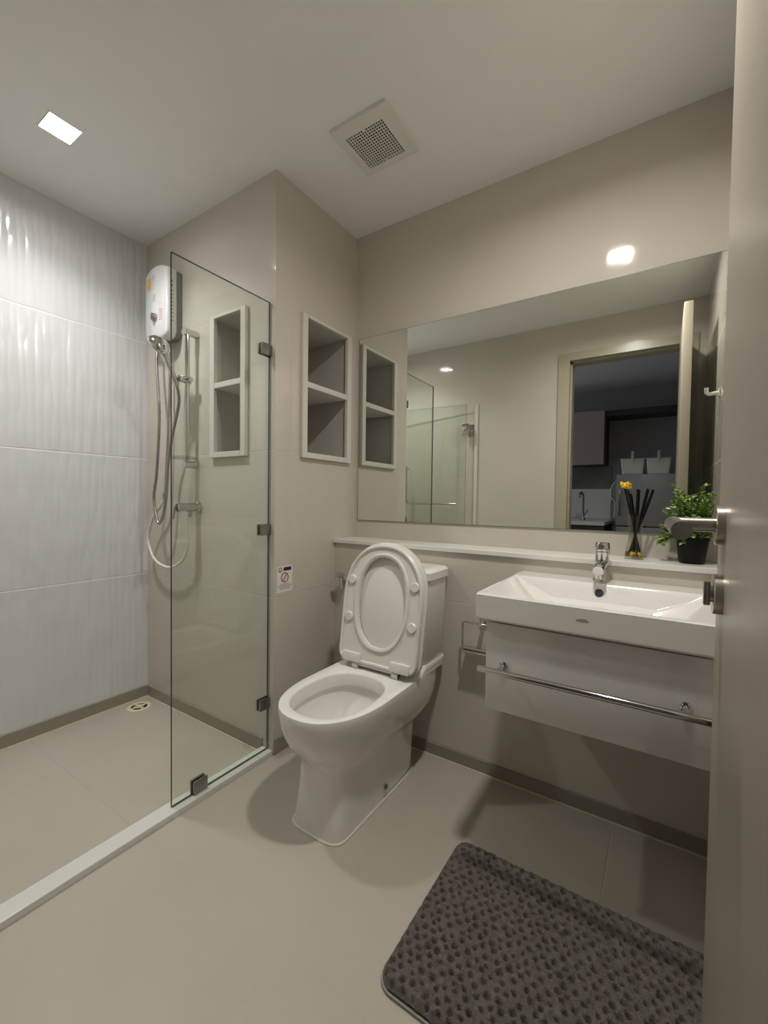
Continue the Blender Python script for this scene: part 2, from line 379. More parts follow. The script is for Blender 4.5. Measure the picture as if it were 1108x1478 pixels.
# ================================================================== NICHES
def niche(name, label, ax, c, u0, u1, z0, z1, zd, depth):
    """recessed two-compartment shelf box; opens towards -y (ax='y') or +x (ax='x')"""
    s = 1 if ax == 'y' else -1           # direction into the wall
    def bx(bm, a, bb, d0, d1, lo, hi, **k):
        lo_, hi_ = sorted((c+s*d0, c+s*d1))
        if ax == 'y': box(bm, a, bb, lo_, hi_, lo, hi, **k)
        else: box(bm, lo_, hi_, a, bb, lo, hi, **k)
    loc = ((u0+u1)/2, c, z0) if ax == 'y' else (c, (u0+u1)/2, z0)
    t = thing(name, label, 'niche shelf', loc, 'recessed niche shelves')
    g = 0.002; fr = 0.024
    b = BM()
    bx(b, u0+g, u1-g, depth-0.006, depth, z0+g, z1-g)
    bx(b, u0+g, u0+g+0.006, 0.0, depth, z0+g, z1-g); bx(b, u1-g-0.006, u1-g, 0.0, depth, z0+g, z1-g)
    bx(b, u0+g, u1-g, 0.0, depth, z0+g, z0+g+0.006); bx(b, u0+g, u1-g, 0.0, depth, z1-g-0.006, z1-g)
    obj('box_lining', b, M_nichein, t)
    b = BM()
    bx(b, u0-0.006, u0+fr, -0.018, -0.0005, z0-0.004, z1+0.004, bevel=0.002); bx(b, u1-fr, u1+0.006, -0.018, -0.0005, z0-0.004, z1+0.004, bevel=0.002)
    bx(b, u0+fr, u1-fr, -0.018, -0.0005, z0-0.004, z0+fr-0.004, bevel=0.002)
    bx(b, u0+fr, u1-fr, -0.018, -0.0005, z1-0.010, z1+0.004, bevel=0.002)
    obj('frame', b, M_white, t)
    b = BM(); bx(b, u0+fr, u1-fr, -0.0165, depth-0.006, zd-0.012, zd+0.012, bevel=0.002)
    obj('shelf', b, M_white, t)
niche('niche_shelf', 'white-framed recessed niche in the shower wall, seen through the glass', 'y', YS, NX0, NX1, NZ0, NZ1, 1.515, 0.132)
niche('niche_shelf', 'white-framed recessed niche in the side wall next to the mirror', 'x', XC, CY0, CY1, CZ0, CZ1, 1.513, 0.27)

# ================================================================== MIRROR
t = thing('wall_mirror', 'large frameless mirror spanning the wall above the ledge', 'mirror', (-0.53, YB, 0.931))
b = BM(); box(b, -1.2475, XR-0.004, YB-0.006, YB-0.0055, 0.931, 1.806); obj('silvered_glass', b, M_mirror, t)
b = BM(); box(b, -1.2495, XR-0.002, YB-0.0054, YB-0.0005, 0.929, 1.808); obj('backing', b, M_mback, t)

# ================================================================== DOOR (open, right)
t = thing('bathroom_door', 'beige painted door standing open along the right edge', 'door', (0.09, 0.115, 0.029))
b = BM(); box(b, 0.070, 0.108, 0.118, 0.775, 0.029, 2.026, bevel=0.003); obj('door_leaf', b, M_door, t, 40)
def rosette(name, y, z):
    b = BM(); lathe(b, [(0.0265, 0), (0.0265, 0.0085), (0.0255, 0.0095), (0.0, 0.0095)], (0.0699, y, z), (-1, 0, 0), 40)
    return b
HY = 0.716
o = obj('lever_handle', rosette('r', HY, 1.000), M_satin, t, 35)
b = BM(); R = 0.0095
cyl(b, (0.0605, HY, 1.0), (0.017, HY, 1.0), R, 24)
cyl(b, (0.0145, HY+0.010, 1.0), (0.0195, HY-0.150, 0.9985), 0.0100, 28)
obj('lever', b, M_satin, o, 35)
o = obj('privacy_lock', rosette('r', HY-0.002, 0.908), M_satin, t, 35)
b = BM(); cyl(b, (0.0604, HY-0.002, 0.908), (0.0575, HY-0.002, 0.908), 0.011, 20)
box(b, 0.0505, 0.0585, HY-0.006, HY+0.002, 0.892, 0.924, bevel=0.002); obj('thumb_turn', b, M_satin, o, 35)
for z in (0.25, 1.05, 1.82):
    b = BM(); cyl(b, (0.1005, 0.1115, z), (0.1005, 0.1115, z+0.09), 0.006, 14); obj('hinge', b, M_satin, t, 35)

# ================================================================== SHOWER GLASS
GX = -1.306
t = thing('glass_shower_screen', 'fixed clear glass panel between the shower and the toilet', 'shower screen', (GX, 0.96, 0.02))
b = BM(); box(b, GX-0.004, GX+0.004, 0.7602, 1.1595, 0.0225, 1.797)
b.faces.ensure_lookup_table(); b.normal_update()
for f in b.faces: f.material_index = 0 if abs(f.normal.x) > 0.9 else 1
obj('glass_pane', b, [M_glass, M_edge], t)
def clip(y0, y1, z0, z1):
    b = BM(); box(b, GX-0.013, GX-0.0042, y0, y1, z0, z1, bevel=0.002); box(b, GX+0.0042, GX+0.013, y0, y1, z0, z1, bevel=0.002)
    return b
for z in (1.608, 0.906, 0.212):
    b = clip(1.112, 1.1625, z-0.022, z+0.022); obj('clamp', b, M_clip, t, 40)
b = clip(0.832, 0.884, 0.0205, 0.066); obj('clamp', b, M_clip, t, 40)

# glass door swung into the shower against the front wall (seen in the mirror)
t = thing('glass_shower_door', 'clear glass shower door folded back, seen in the mirror', 'shower door', (-1.30, YO+0.05, 0.03))
ang = math.radians(5); HX, HY2 = -1.300, YO+0.052
b = BM()
vs = box(b, 0.015, 0.645, -0.004, 0.004, 0.03, 1.797)
for f in b.faces: f.normal_update(); f.material_index = 0 if abs(f.normal.y) > 0.9 else 1
MR = Matrix.Translation((HX, HY2, 0)) @ Matrix.Rotation(math.pi-ang, 4, 'Z')
xform(b, vs, MR); obj('glass_pane', b, [M_glass, M_edge], t)
for z in (1.60, 0.26):
    b = BM(); v = box(b, -0.010, 0.05, -0.014, 0.014, z-0.045, z+0.045, bevel=0.003); xform(b, b.verts[:], MR)
    box(b, HX-0.02, HX+0.025, YO+0.0005, YO+0.012, z-0.045, z+0.045, bevel=0.003); box(b, HX-0.004, HX+0.014, YO+0.01, HY2-0.01, z-0.03, z+0.03)
    obj('hinge', b, M_chrome, t, 40)
b = BM()
P = [MR @ Vector((l, -0.045, z)) for l, z in ((0.515, 1.315), (0.515, 1.03), (0.515, 1.012), (0.497, 1.005), (0.075, 1.005))]
tube(b, [P[0], P[1], P[2], P[3], P[4]], 0.009, 14)
for l, z in ((0.515, 1.295), (0.515, 1.02), (0.095, 1.005)):
    cyl(b, MR @ Vector((l, -0.0045, z)), MR @ Vector((l, -0.048, z)), 0.008, 14)
obj('towel_handle', b, M_chrome, t, 40)
b = BM(); box(b, -1.262, -1.236, YO, YO+0.012, 0.021, 1.80); struct('trim_5', b, M_white)

# ================================================================== FLOOR DRAIN
DCX, DCY, DZ0 = -2.122, 1.072, -0.004
t = thing('floor_drain', 'round cream plastic drain in the shower floor corner', 'drain', (DCX, DCY, DZ0))
b = BM(); lathe(b, [(0.036, 0.0), (0.053, 0.0), (0.053, 0.003), (0.049, 0.005), (0.038, 0.005), (0.036, 0.003), (0.036, 0.0)], (DCX, DCY, DZ0), n=40, closed_ends=False)
obj('ring', b, M_pvc, t, 40)
b = BM(); lathe(b, [(0.0, 0.0008), (0.036, 0.0008)], (DCX, DCY, DZ0), n=32, closed_ends=False); obj('outlet', b, M_dark, t)
b = BM()
box(b, DCX-0.036, DCX+0.036, DCY-0.005, DCY+0.005, DZ0+0.002, DZ0+0.005); box(b, DCX-0.005, DCX+0.005, DCY-0.036, DCY+0.036, DZ0+0.002, DZ0+0.0052)
lathe(b, [(0.018, 0.0035), (0.018, 0.0053), (0.022, 0.0053), (0.022, 0.0035)], (DCX, DCY, DZ0), n=28, closed_ends=False)
lathe(b, [(0.012, 0.002), (0.012, 0.0056), (0.0, 0.0056)], (DCX, DCY, DZ0), n=24, closed_ends=False)
obj('grate', b, M_pvc, t)

# ================================================================== WATER HEATER
hx0, hx1, hy0, hz0, hz1 = -2.085, -1.900, YS-0.078, 1.765, 2.105
hc = (hx0+hx1)/2
t = thing('water_heater', 'white electric shower water heater high on the shower wall', 'water heater', (hc, YS, hz0))
def heater_outline(x0, x1, z0, z1, arch, r=0.012, n=12, bl=0.030):
    pts = []
    for i in range(n+1):      # arched top, left to right
        f = i/n; x = x0+(x1-x0)*f; pts.append((x, z1-arch*(2*f-1)**2))
    pts += [(x1, z0+bl), (x1-0.012, z0+0.008), (x1-bl, z0)]
    pts += [(x0+bl, z0), (x0+0.012, z0+0.008), (x0, z0+bl)]
    return pts
oa = heater_outline(hx0, hx1, hz0, hz1, 0.028)
def ring_at(y, k):
    cx, cz = hc, (hz0+hz1)/2
    return [Vector((cx+(x-cx)*k, y, cz+(z-cz)*(1-(1-k)*0.6))) for x, z in oa]
b = BM(); loft(b, [ring_at(YS-0.032, 0.99), ring_at(hy0+0.020, 1.0), ring_at(hy0+0.007, 0.985), ring_at(hy0, 0.93)]); obj('cover', b, M_heater, t, 50)
b = BM(); loft(b, [ring_at(YS-0.0005, 0.96), ring_at(YS-0.0315, 0.975)]); obj('back_plate', b, M_hside, t, 50)
b = BM(); lathe(b, [(0.019, 0), (0.018, 0.012), (0.015, 0.016), (0, 0.016)], (hc-0.005, hy0, 1.865), (0, -1, 0), 28)
box(b, hc-0.0075, hc-0.0025, hy0-0.021, hy0-0.014, 1.850, 1.882); obj('control_knob', b, M_satin, t, 35)
b = BM(); box(b, hx0+0.020, hx0+0.048, hy0-0.0012, hy0-0.0002, 2.005, 2.055, bevel=0.0004); o = obj('energy_sticker', b, M_orange, t)
b = BM(); box(b, hx0+0.025, hx0+0.043, hy0-0.0018, hy0-0.0011, 2.024, 2.046); obj('sticker_print', b, M_yellow, o)
b = BM()
for i in range(3): box(b, hx0+0.056, hx0+0.080, hy0-0.0012, hy0-0.0002, 2.058-i*0.010, 2.062-i*0.010)
obj('grey_print', b, M_bluegrey, t)
b = BM(); box(b, hx0+0.062, hx0+0.090, hy0-0.0012, hy0-0.0002, 1.945, 1.975); obj('square_print', b, M_bluegrey, t)
b = BM()
for i in range(5): box(b, hc+0.025, hc+0.055, hy0-0.0012, hy0-0.0002, 1.892-i*0.011, 1.896-i*0.011)
obj('red_print', b, M_rose, t)
b = BM()
for i, z in enumerate((2.02, 2.0)): box(b, hx1-0.0002, hx1+0.0012, YS-0.056, YS-0.050, z-0.005, z+0.005)
for i in range(9): box(b, hx1-0.0002, hx1+0.0008, YS-0.060, YS-0.046, 1.975-i*0.017, 1.979-i*0.017)
obj('side_print', b, M_grey, t)
for x in (hc-0.045, hc+0.03):
    b = BM(); cyl(b, (x, YS-0.045, hz0-0.028), (x, YS-0.045, hz0+0.002), 0.009, 16); obj('pipe_connector', b, M_chrome, t, 35)

b = BM(); tube(b, spline([(-1.9625, YS-0.045, 1.737), (-1.962, 1.135, 1.60), (-1.965, 1.127, 1.30), (-1.975, 1.122, 1.09), (-1.983, 1.122, 1.022)], 10), 0.0055, 12); cyl(b, (-1.981, 1.122, 1.05), (-1.9845, 1.122, 1.020), 0.009, 14); obj('inlet_pipe', b, M_hose, t, 50)
# ================================================================== SHOWER RAIL + HANDSET
BX, BY = -1.787, YS-0.050
t = thing('shower_rail', 'vertical chrome shower slide bar on the wall beside the heater', 'shower rail', (BX, YS, 1.17))
b = BM(); cyl(b, (BX, BY, 1.165), (BX, BY, 1.775), 0.0112, 20); obj('bar', b, M_chrome, t, 35)
for z in (1.765, 1.177):
    b = BM(); cyl(b, (BX, YS-0.0005, z), (BX, BY-0.016, z), 0.0165, 24); obj('wall_bracket', b, M_chrome, t, 35)
b = BM(); cyl(b, (BX, BY+0.015, 1.552), (BX, BY-0.040, 1.552), 0.015, 24)
cyl(b, (BX+0.03, BY, 1.552), (BX-0.02, BY, 1.552), 0.012, 20); obj('slider', b, M_chrome, t, 35)
b = BM()
lathe(b, [(0.0, 0.0), (0.050, 0.0), (0.060, 0.010), (0.0605, 0.011), (0.056, 0.006), (0.048, 0.003), (0.0, 0.003)], (BX-0.002, BY-0.012, 1.199), n=36, closed_ends=False)
obj('soap_dish', b, M_soap, t, 35)

HB = Vector((-1.797, 1.062, 1.545)); HT = Vector((-1.806, 1.020, 1.650))
t = thing('hand_shower', 'chrome hand shower tilted up in its slider holder', 'shower head', tuple(HB))
b = BM(); d = (HT-HB).normalized()
tube(b, [HB-d*0.03, HB, HB+d*0.06, HT-d*0.02, HT], [0.010, 0.0125, 0.0135, 0.015, 0.018], 18); obj('handle', b, M_chrome, t, 40)
hd = (Vector((-0.70, -0.30, -0.62))).normalized(); hc0 = HT+d*0.036
b = BM(); lathe(b, [(0.0, -0.026), (0.020, -0.024), (0.040, -0.008), (0.049, 0.008), (0.049, 0.018), (0.046, 0.022), (0.0, 0.022)], hc0, hd, 30)
obj('spray_head', b, M_chrome, t, 40)
b = BM(); lathe(b, [(0.041, 0.0223), (0.041, 0.0242), (0.0, 0.0242)], hc0, hd, 28)
for k in range(14):
    a = k*2*math.pi/14; u, v = frame_of(hd); p = hc0+hd*0.0242+(u*math.cos(a)+v*math.sin(a))*0.029
    cyl(b, p, p+hd*0.002, 0.0022, 6, mi=0)
obj('spray_face', b, M_hside, t)
# flexible steel hose
pts = [(-2.0225-0.015, YS-0.045, 1.737), (-2.030, 1.11, 1.66), (-1.990, 1.10, 1.412), (-2.012, 1.10, 1.152), (-2.037, 1.10, 1.02), (-1.995, 1.10, 0.905), (-1.941, 1.10, 0.989), (-1.912, 1.10, 1.198), (-1.867, 1.095, 1.322), (-1.812, 1.09, 1.45), tuple(HB-d*0.028)]
sp = spline(pts, 14); b = BM()
tube(b, sp, [0.0068+(0.0007 if i % 2 else -0.0003) for i in range(len(sp))], 12)
tag(obj('shower_hose', b, M_hose, None, 60), 'grey steel shower hose looping from heater to hand shower', 'hose')
# second thin pipe hanging straight behind
b = BM(); sp = spline([(-1.985, 1.122, 1.018), (-2.02, 1.12, 0.98), (-2.085, 1.12, 0.92), (-2.126, 1.12, 0.82), (-2.069, 1.12, 0.725), (-1.948, 1.12, 0.696), (-1.839, 1.12, 0.735), (-1.785, 1.12, 0.81), (-1.776, 1.12, 0.882), (-1.775, 1.12, 0.945)], 12)
tube(b, sp, 0.0065, 12)
tag(obj('water_hose', b, M_wpipe, None, 60), 'white water hose looping low from the shower valve to the heater', 'hose')
# valve
VX, VZ = -1.777, 0.985
t = thing('shower_valve', 'chrome lever shower valve low on the wall, white hose below', 'valve', (VX, YS, VZ))
b = BM(); lathe(b, [(0.026, 0.0005), (0.026, 0.006), (0.021, 0.012), (0.019, 0.014), (0.019, 0.088), (0.0205, 0.090), (0.0205, 0.104), (0.0, 0.106)], (VX, YS, VZ), (0, -1, 0), 28); obj('body', b, M_chrome, t, 35)
b = BM(); tube(b, [(VX, YS-0.096, VZ+0.016), (VX-0.004, YS-0.106, VZ+0.014), (VX-0.006, YS-0.112, VZ-0.01), (VX-0.008, YS-0.116, VZ-0.052)], [0.006, 0.007, 0.006, 0.005], 12); obj('lever', b, M_chrome, t, 40)
b = BM(); cyl(b, (VX+0.002, YS-0.044, VZ-0.012), (VX+0.002, YS-0.044, VZ-0.042), 0.0095, 18); obj('outlet', b, M_chrome, t, 35)

# ================================================================== WARNING STICKER
t = thing('warning_sticker', 'small white prohibition sticker on the wall beside the toilet', 'sticker', (XC, 1.221, 0.650))
X0 = XC+0.0004
b = BM(); box(b, XC+0.0001, X0, 1.180, 1.263, 0.650, 0.756); obj('sheet', b, M_paper, t)
b = BM(); box(b, X0, X0+0.0004, 1.214, 1.256, 0.7355, 0.750); obj('blue_panel', b, M_navy, t)
b = BM(); lathe(b, [(0.0065, 0.0), (0.0065, 0.0004), (0.0105, 0.0004), (0.0105, 0.0)], (X0, 1.196, 0.741), (1, 0, 0), 28, closed_ends=False)
box(b, X0, X0+0.0004, 1.192, 1.200, 0.736, 0.740); obj('round_emblem', b, M_greensea, t)
b = BM(); lathe(b, [(0.0165, 0.0), (0.0165, 0.0005), (0.0205, 0.0005), (0.0205, 0.0)], (X0, 1.221, 0.7085), (1, 0, 0), 40, closed_ends=False)
v = box(b, X0, X0+0.0005, -0.0013, 0.0013, -0.018, 0.018)
xform(b, v, Matrix.Translation((0, 1.221, 0.7085)) @ Matrix.Rotation(math.radians(-45), 4, 'X')); obj('prohibition_sign', b, M_red, t)
b = BM(); v = box(b, X0, X0+0.0003, -0.0022, 0.0022, -0.013, 0.013); xform(b, v, Matrix.Translation((0, 1.2215, 0.7085)) @ Matrix.Rotation(math.radians(-28), 4, 'X')); obj('pictogram', b, M_grey, t)
b = BM(); rs = random.Random(3)
for r, (a, c) in enumerate(((1.197, 1.245), (1.185, 1.258), (1.190, 1.252), (1.194, 1.248))):
    y = a
    while y < c:
        wv = rs.uniform(0.0035, 0.008); box(b, X0, X0+0.0003, y, min(y+wv, c), 0.680-r*0.0062, 0.6828-r*0.0062); y += wv+0.0015
obj('small_print', b, M_grey, t)

# ================================================================== TOILET
TX = -0.862
t = thing('toilet', 'white close-coupled toilet with its seat and lid raised', 'toilet', (TX, 1.2, 0))
NN = 56
def dshape(hw, yf, yb, ly, z, nf=2.2, nb=5.0, cx=TX, hwb=None):
    """closed outline: rounded front (towards -y), squarish back"""
    yc = yf+ly; lb = yb-yc; out = []; hwb = hwb or hw
    for k in range(NN):
        a = 2*math.pi*k/NN; c, s = math.cos(a), math.sin(a)
        n = nf if s < 0 else nb
        x = math.copysign(abs(c)**(2/n), c)*hw
        y = math.copysign(abs(s)**(2/n), s)*(ly if s < 0 else lb)
        if y > 0: x *= 1+(hwb/hw-1)*min(1, y/lb*1.6)
        out.append(Vector((cx+x, yc+y, z)))
    return out
b = BM()
sec = [  # z, hw, yf, yb, ly, nf, nb, half width at the back
    (0.000, 0.101, 0.948, 1.430, 0.075, 4.0, 9, 0.097), (0.012, 0.100, 0.949, 1.430, 0.075, 4.0, 9, 0.097), (0.060, 0.098, 0.955, 1.430, 0.075, 3.9, 9, 0.096),
    (0.120, 0.096, 0.961, 1.431, 0.080, 3.7, 9, 0.096), (0.180, 0.0985, 0.962, 1.432, 0.09, 3.4, 9, 0.098), (0.207, 0.102, 0.957, 1.436, 0.11, 3.0, 8, 0.106),
    (0.224, 0.112, 0.942, 1.448, 0.15, 2.7, 7, 0.122), (0.247, 0.128, 0.920, 1.470, 0.19, 2.5, 6, 0.143), (0.275, 0.144, 0.896, 1.500, 0.22, 2.4, 6, 0.157), (0.310, 0.155, 0.877, 1.518, 0.235, 2.3, 6, 0.163),
    (0.345, 0.162, 0.865, 1.524, 0.245, 2.3, 6, 0.166), (0.375, 0.166, 0.860, 1.525, 0.25, 2.3, 6, 0.167), (0.394, 0.167, 0.858, 1.525, 0.25, 2.3, 6, 0.167), (0.401, 0.1655, 0.860, 1.524, 0.25, 2.3, 6, 0.166), (0.4025, 0.160, 0.867, 1.519, 0.245, 2.3, 6, 0.160)]
rings = [dshape(hw, yf, yb, ly, z, nf, nb, TX-0.008*max(0, 1-z/0.2), hb) for z, hw, yf, yb, ly, nf, nb, hb in sec]
hy, hl, hwid = 1.060, 0.170, 0.131
for z, k in ((0.402, 1.0), (0.400, 0.975), (0.394, 0.960), (0.362, 0.945), (0.356, 0.955), (0.354, 1.02), (0.340, 1.04), (0.300, 0.96), (0.265, 0.80), (0.235, 0.60), (0.215, 0.42), (0.200, 0.30), (0.160, 0.24)):
    rings.append(dshape(hwid*k, hy-hl*k, hy+hl*k, hl*k, z, 2.3, 2.5, TX+0.003))
loft(b, rings)
obj('bowl', b, M_ceramic, t, 45)
b = BM(); ry = dshape(hwid*0.305, hy-hl*0.31, hy+hl*0.31, hl*0.31, 0.202, 2.2, 2.4); b.faces.new([b.verts.new(p) for p in ry]); obj('water', b, M_water, t)
# raised platform under the tank
def rrect(x0, x1, y0, y1, z, r=0.03, n=6):
    out = []
    for cx, cy, a0 in ((x1-r, y1-r, 0), (x0+r, y1-r, 90), (x0+r, y0+r, 180), (x1-r, y0+r, 270)):
        for i in range(n+1):
            a = math.radians(a0+90*i/n); out.append(Vector((cx+r*math.cos(a), cy+r*math.sin(a), z)))
    return out
b = BM(); loft(b, [rrect(TX-0.166, TX+0.166, 1.290, 1.524, 0.396), rrect(TX-0.166, TX+0.166, 1.305, 1.525, 0.404), rrect(TX-0.1675, TX+0.1675, 1.325, 1.526, 0.414), rrect(TX-0.168, TX+0.168, 1.334, 1.526, 0.424), rrect(TX-0.165, TX+0.165, 1.338, 1.524, 0.429)]); obj('tank_platform', b, M_ceramic, t, 40)
b = BM(); loft(b, [rrect(TX-0.158, TX+0.158, 1.352, 1.520, 0.4295), rrect(TX-0.162, TX+0.162, 1.348, 1.523, 0.437), rrect(TX-0.173, TX+0.173, 1.345, 1.526, 0.736)]); obj('tank', b, M_ceramic, t, 40)
b = BM(); loft(b, [rrect(TX-0.176, TX+0.176, 1.342, 1.527, 0.7365), rrect(TX-0.180, TX+0.180, 1.338, 1.529, 0.741), rrect(TX-0.180, TX+0.180, 1.338, 1.529, 0.767), rrect(TX-0.170, TX+0.170, 1.344, 1.524, 0.777), rrect(TX-0.150, TX+0.150, 1.364, 1.510, 0.779)]); o = obj('tank_lid', b, M_ceramic, t, 40)
b = BM(); lathe(b, [(0.024, 0.0), (0.024, 0.004), (0.021, 0.006), (0, 0.006)], (TX, 1.435, 0.779), n=28); obj('flush_button', b, M_chrome, o, 40)
# raised seat: local frame (u across, v up the seat, w thickness towards the viewer)
tilt = math.radians(8.5)
SO = Vector((TX+0.012, 1.268, 0.424)); SU = Vector((1, 0, 0)); SV = Vector((0, math.sin(tilt), math.cos(tilt))); SW = Vector((0, -math.cos(tilt), math.sin(tilt)))
def S3(u, v, wv): return SO+SU*u+SV*v+SW*wv
def seat_outline(hw, v0, v1, r=0.035, ell=0.20, n=24):
    """flat bottom with rounded corners, elliptical top"""
    pts = []
    for i in range(n+1):
        a = math.pi*i/n; c, s = math.cos(a), math.sin(a)
        pts.append((math.copysign(abs(c)**(2/2.2), c)*hw, v1-ell+ell*abs(s)**(2/2.2)))
    for i in range(7):
        a = math.pi+math.pi/2*i/6; pts.append((-hw*0.985+r+r*math.cos(a), v0+r+r*math.sin(a)))
    for i in range(7):
        a = 1.5*math.pi+math.pi/2*i/6; pts.append((hw*0.985-r+r*math.cos(a), v0+r+r*math.sin(a)))
    return pts
def inset(pts, d):
    n = len(pts); out = []
    for i in range(n):
        a, c = Vector(pts[i-1]), Vector(pts[(i+1) % n]); tg = (c-a).normalized(); nr = Vector((-tg.y, tg.x)); out.append(tuple(Vector(pts[i])+nr*d))
    return out
def resample(pts, n):
    P = [Vector(p) for p in pts]; P.append(P[0]); L = [0.0]
    for a, c in zip(P, P[1:]): L.append(L[-1]+(c-a).length)
    res = []; k = 0
    for i in range(n):
        d = L[-1]*i/n
        while L[k+1] < d: k += 1
        f = (d-L[k])/max(1e-9, L[k+1]-L[k]); res.append(tuple(P[k].lerp(P[k+1], f)))
    return res
out = resample(seat_outline(0.170, 0.0, 0.440), 120); n = len(out)
hcv, hhu, hhv = 0.230, 0.103, 0.163
def hole(k, sc=0.0):
    res = []
    for p in out:
        a = math.atan2((p[1]-hcv)/0.2, p[0]/0.17); c, s = math.cos(a), math.sin(a)
        res.append((math.copysign(abs(c)**(2/2.25), c)*(hhu+k), hcv+math.copysign(abs(s)**(2/2.25), s)*(hhv+k)))
    return res
b = BM()
prof = [(out, 0.0), (out, 0.016), (inset(out, 0.003), 0.019), (inset(out, 0.008), 0.019), (inset(out, 0.012), 0.012)]
prof2 = [(hole(0.016), 0.012), (hole(0.012), 0.019), (hole(0.006), 0.019), (hole(0.0), 0.015), (hole(0.0), 0.0)]
loft(b, [[S3(u, v, wv) for u, v in o2] for o2, wv in prof+prof2+[(out, 0.0)]], False, False)
bmesh.ops.remove_doubles(b, verts=b.verts, dist=1e-5)
seat = obj('seat', b, M_plastic, t, 35)
for u, v in ((-0.137, 0.300), (0.137, 0.300), (-0.137, 0.160), (0.137, 0.160)):
    b = BM(); s = 1 if u > 0 else -1
    r0 = [(u-0.020*s*1.0+0, v-0.030), (u+0.016*s, v-0.030), (u+0.016*s, v+0.012)]
    for i in range(7):
        a = math.pi/2*i/6*1.0; r0.append((u-s*(0.020*math.sin(a))+0*s, v+0.012*1+0.010*math.cos(a)-0.010+0.01*(1-math.sin(a))))
    lathe(b, [(0.018, 0), (0.018, 0.005), (0.015, 0.008), (0.0, 0.008)], S3(u, v, 0.012), SW, 22)
    obj('bumper', b, M_plastic, seat, 35)
b = BM(); lo = seat_outline(0.178, 0.004, 0.450)
loft(b, [[S3(u, v, wv) for u, v in o2] for o2, wv in ((inset(lo, 0.012), -0.024), (inset(lo, 0.004), -0.022), (lo, -0.016), (lo, -0.004), (inset(lo, 0.003), -0.002))])
obj('seat_lid', b, M_plastic, t, 40)
for u in (-0.105, 0.105):
    b = BM(); v = box(b, -0.040, 0.040, 0.0, 0.020, -0.012, 0.022, bevel=0.004)
    for q in b.verts: q.co = S3(q.co.x+u, q.co.z+0.012, q.co.y-0.002+0.008)
    cyl(b, S3(u*0.82-0.012, -0.010, 0.010), S3(u*0.82+0.012, -0.010, 0.010), 0.011, 18)
    box(b, TX+0.012+u*0.82-0.012, TX+0.012+u*0.82+0.012, 1.25, 1.285, 0.4015, 0.422, bevel=0.003)
    obj('hinge', b, M_plastic, t, 35)
b = BM(); cyl(b, S3(-0.075, -0.004, 0.004), S3(0.075, -0.004, 0.004), 0.009, 18); obj('hinge_bar', b, M_plastic, t, 35)
b = BM(); lathe(b, [(0.0085, 0), (0.0085, 0.003), (0.006, 0.005), (0, 0.005)], (TX+0.0945, 1.21, 0.042), (1, 0, 0.05), 18); obj('bolt_cap', b, M_clip, t, 40)
b = BM(); rb = [dshape(0.105, 0.943, 1.434, 0.075, 0.0003, 4, 9, TX-0.008), dshape(0.105, 0.943, 1.434, 0.075, 0.003, 4, 9, TX-0.008), dshape(0.0995, 0.949, 1.431, 0.075, 0.006, 4, 9, TX-0.008)]
loft(b, rb, False, False); obj('sealant_bead', b, M_grout, t, 40)

# bidet spray beside the toilet
t = thing('bidet_spray', 'small chrome bidet spray on the wall behind the toilet seat', 'bidet spray', (-1.205, YL, 0.64))
b = BM(); box(b, -1.217, -1.192, YL-0.024, YL-0.0005, 0.640, 0.662, bevel=0.003); obj('holder', b, M_chrome, t, 40)
b = BM(); tube(b, [(-1.205, YL-0.030, 0.625), (-1.205, YL-0.032, 0.650), (-1.205, YL-0.036, 0.682)], [0.008, 0.010, 0.012], 16); cyl(b, (-1.205, YL-0.030, 0.684), (-1.205, YL-0.062, 0.692), 0.013, 18); obj('spray_gun', b, M_chrome, t, 40)

# toilet paper holder
t = thing('toilet_paper_holder', 'empty chrome wire toilet paper holder left of the vanity', 'paper holder', (-0.555, YL, 0.52))
b = BM(); lathe(b, [(0.016, 0.0005), (0.016, 0.008), (0.012, 0.012), (0.008, 0.014), (0.008, 0.048), (0, 0.050)], (-0.545, YL, 0.577), (0, -1, 0), 24); obj('wall_mount', b, M_chrome, t, 40)
b = BM(); tube(b, [(-0.470, YL-0.045, 0.577), (-0.606, YL-0.045, 0.577), (-0.613, YL-0.045, 0.571), (-0.613, YL-0.045, 0.486), (-0.608, YL-0.045, 0.480), (-0.470, YL-0.045, 0.480)], 0.0042, 12); obj('wire_arm', b, M_chrome, t, 40)
b = BM(); box(b, -0.611, -0.475, YL-0.062, YL-0.012, 0.470, 0.475, bevel=0.001); obj('cover_plate', b, M_chrome, t)

# ================================================================== VANITY
bx0, bx1, by0, by1, bz0, bz1 = -0.412, 0.130, 1.085, YL-0.001, 0.712, 0.783
t = thing('washbasin', 'white rectangular ceramic washbasin with a shallow sloped bowl', 'washbasin', ((bx0+bx1)/2, 1.3, bz0))
b = BM()
def rr(x0, x1, y0, y1, z, r): return rrect(x0, x1, y0, y1, z, r, 5)
ix0, ix1, iy0, iy1 = bx0+0.014, bx1-0.014, by0+0.014, by1-0.105
R = [rr(bx0+0.006, bx1-0.006, by0+0.006, by1, bz0, 0.008), rr(bx0, bx1, by0, by1, bz0+0.006, 0.008), rr(bx0, bx1, by0, by1, bz1-0.004, 0.008), rr(bx0+0.0035, bx1-0.0035, by0+0.0035, by1, bz1, 0.008),
     rr(ix0-0.003, ix1+0.003, iy0-0.003, iy1+0.003, bz1, 0.012), rr(ix0, ix1, iy0, iy1, bz1-0.003, 0.012),
     rr(ix0+0.028, ix1-0.028, iy0+0.004, iy1-0.006, bz1-0.020, 0.012), rr(ix0+0.105, ix1-0.105, iy0+0.010, iy1-0.022, bz1-0.052, 0.015), rr(ix0+0.125, ix1-0.125, iy0+0.028, iy1-0.04, bz1-0.058, 0.02)]
loft(b, R); obj('basin', b, M_ceramic, t, 30)
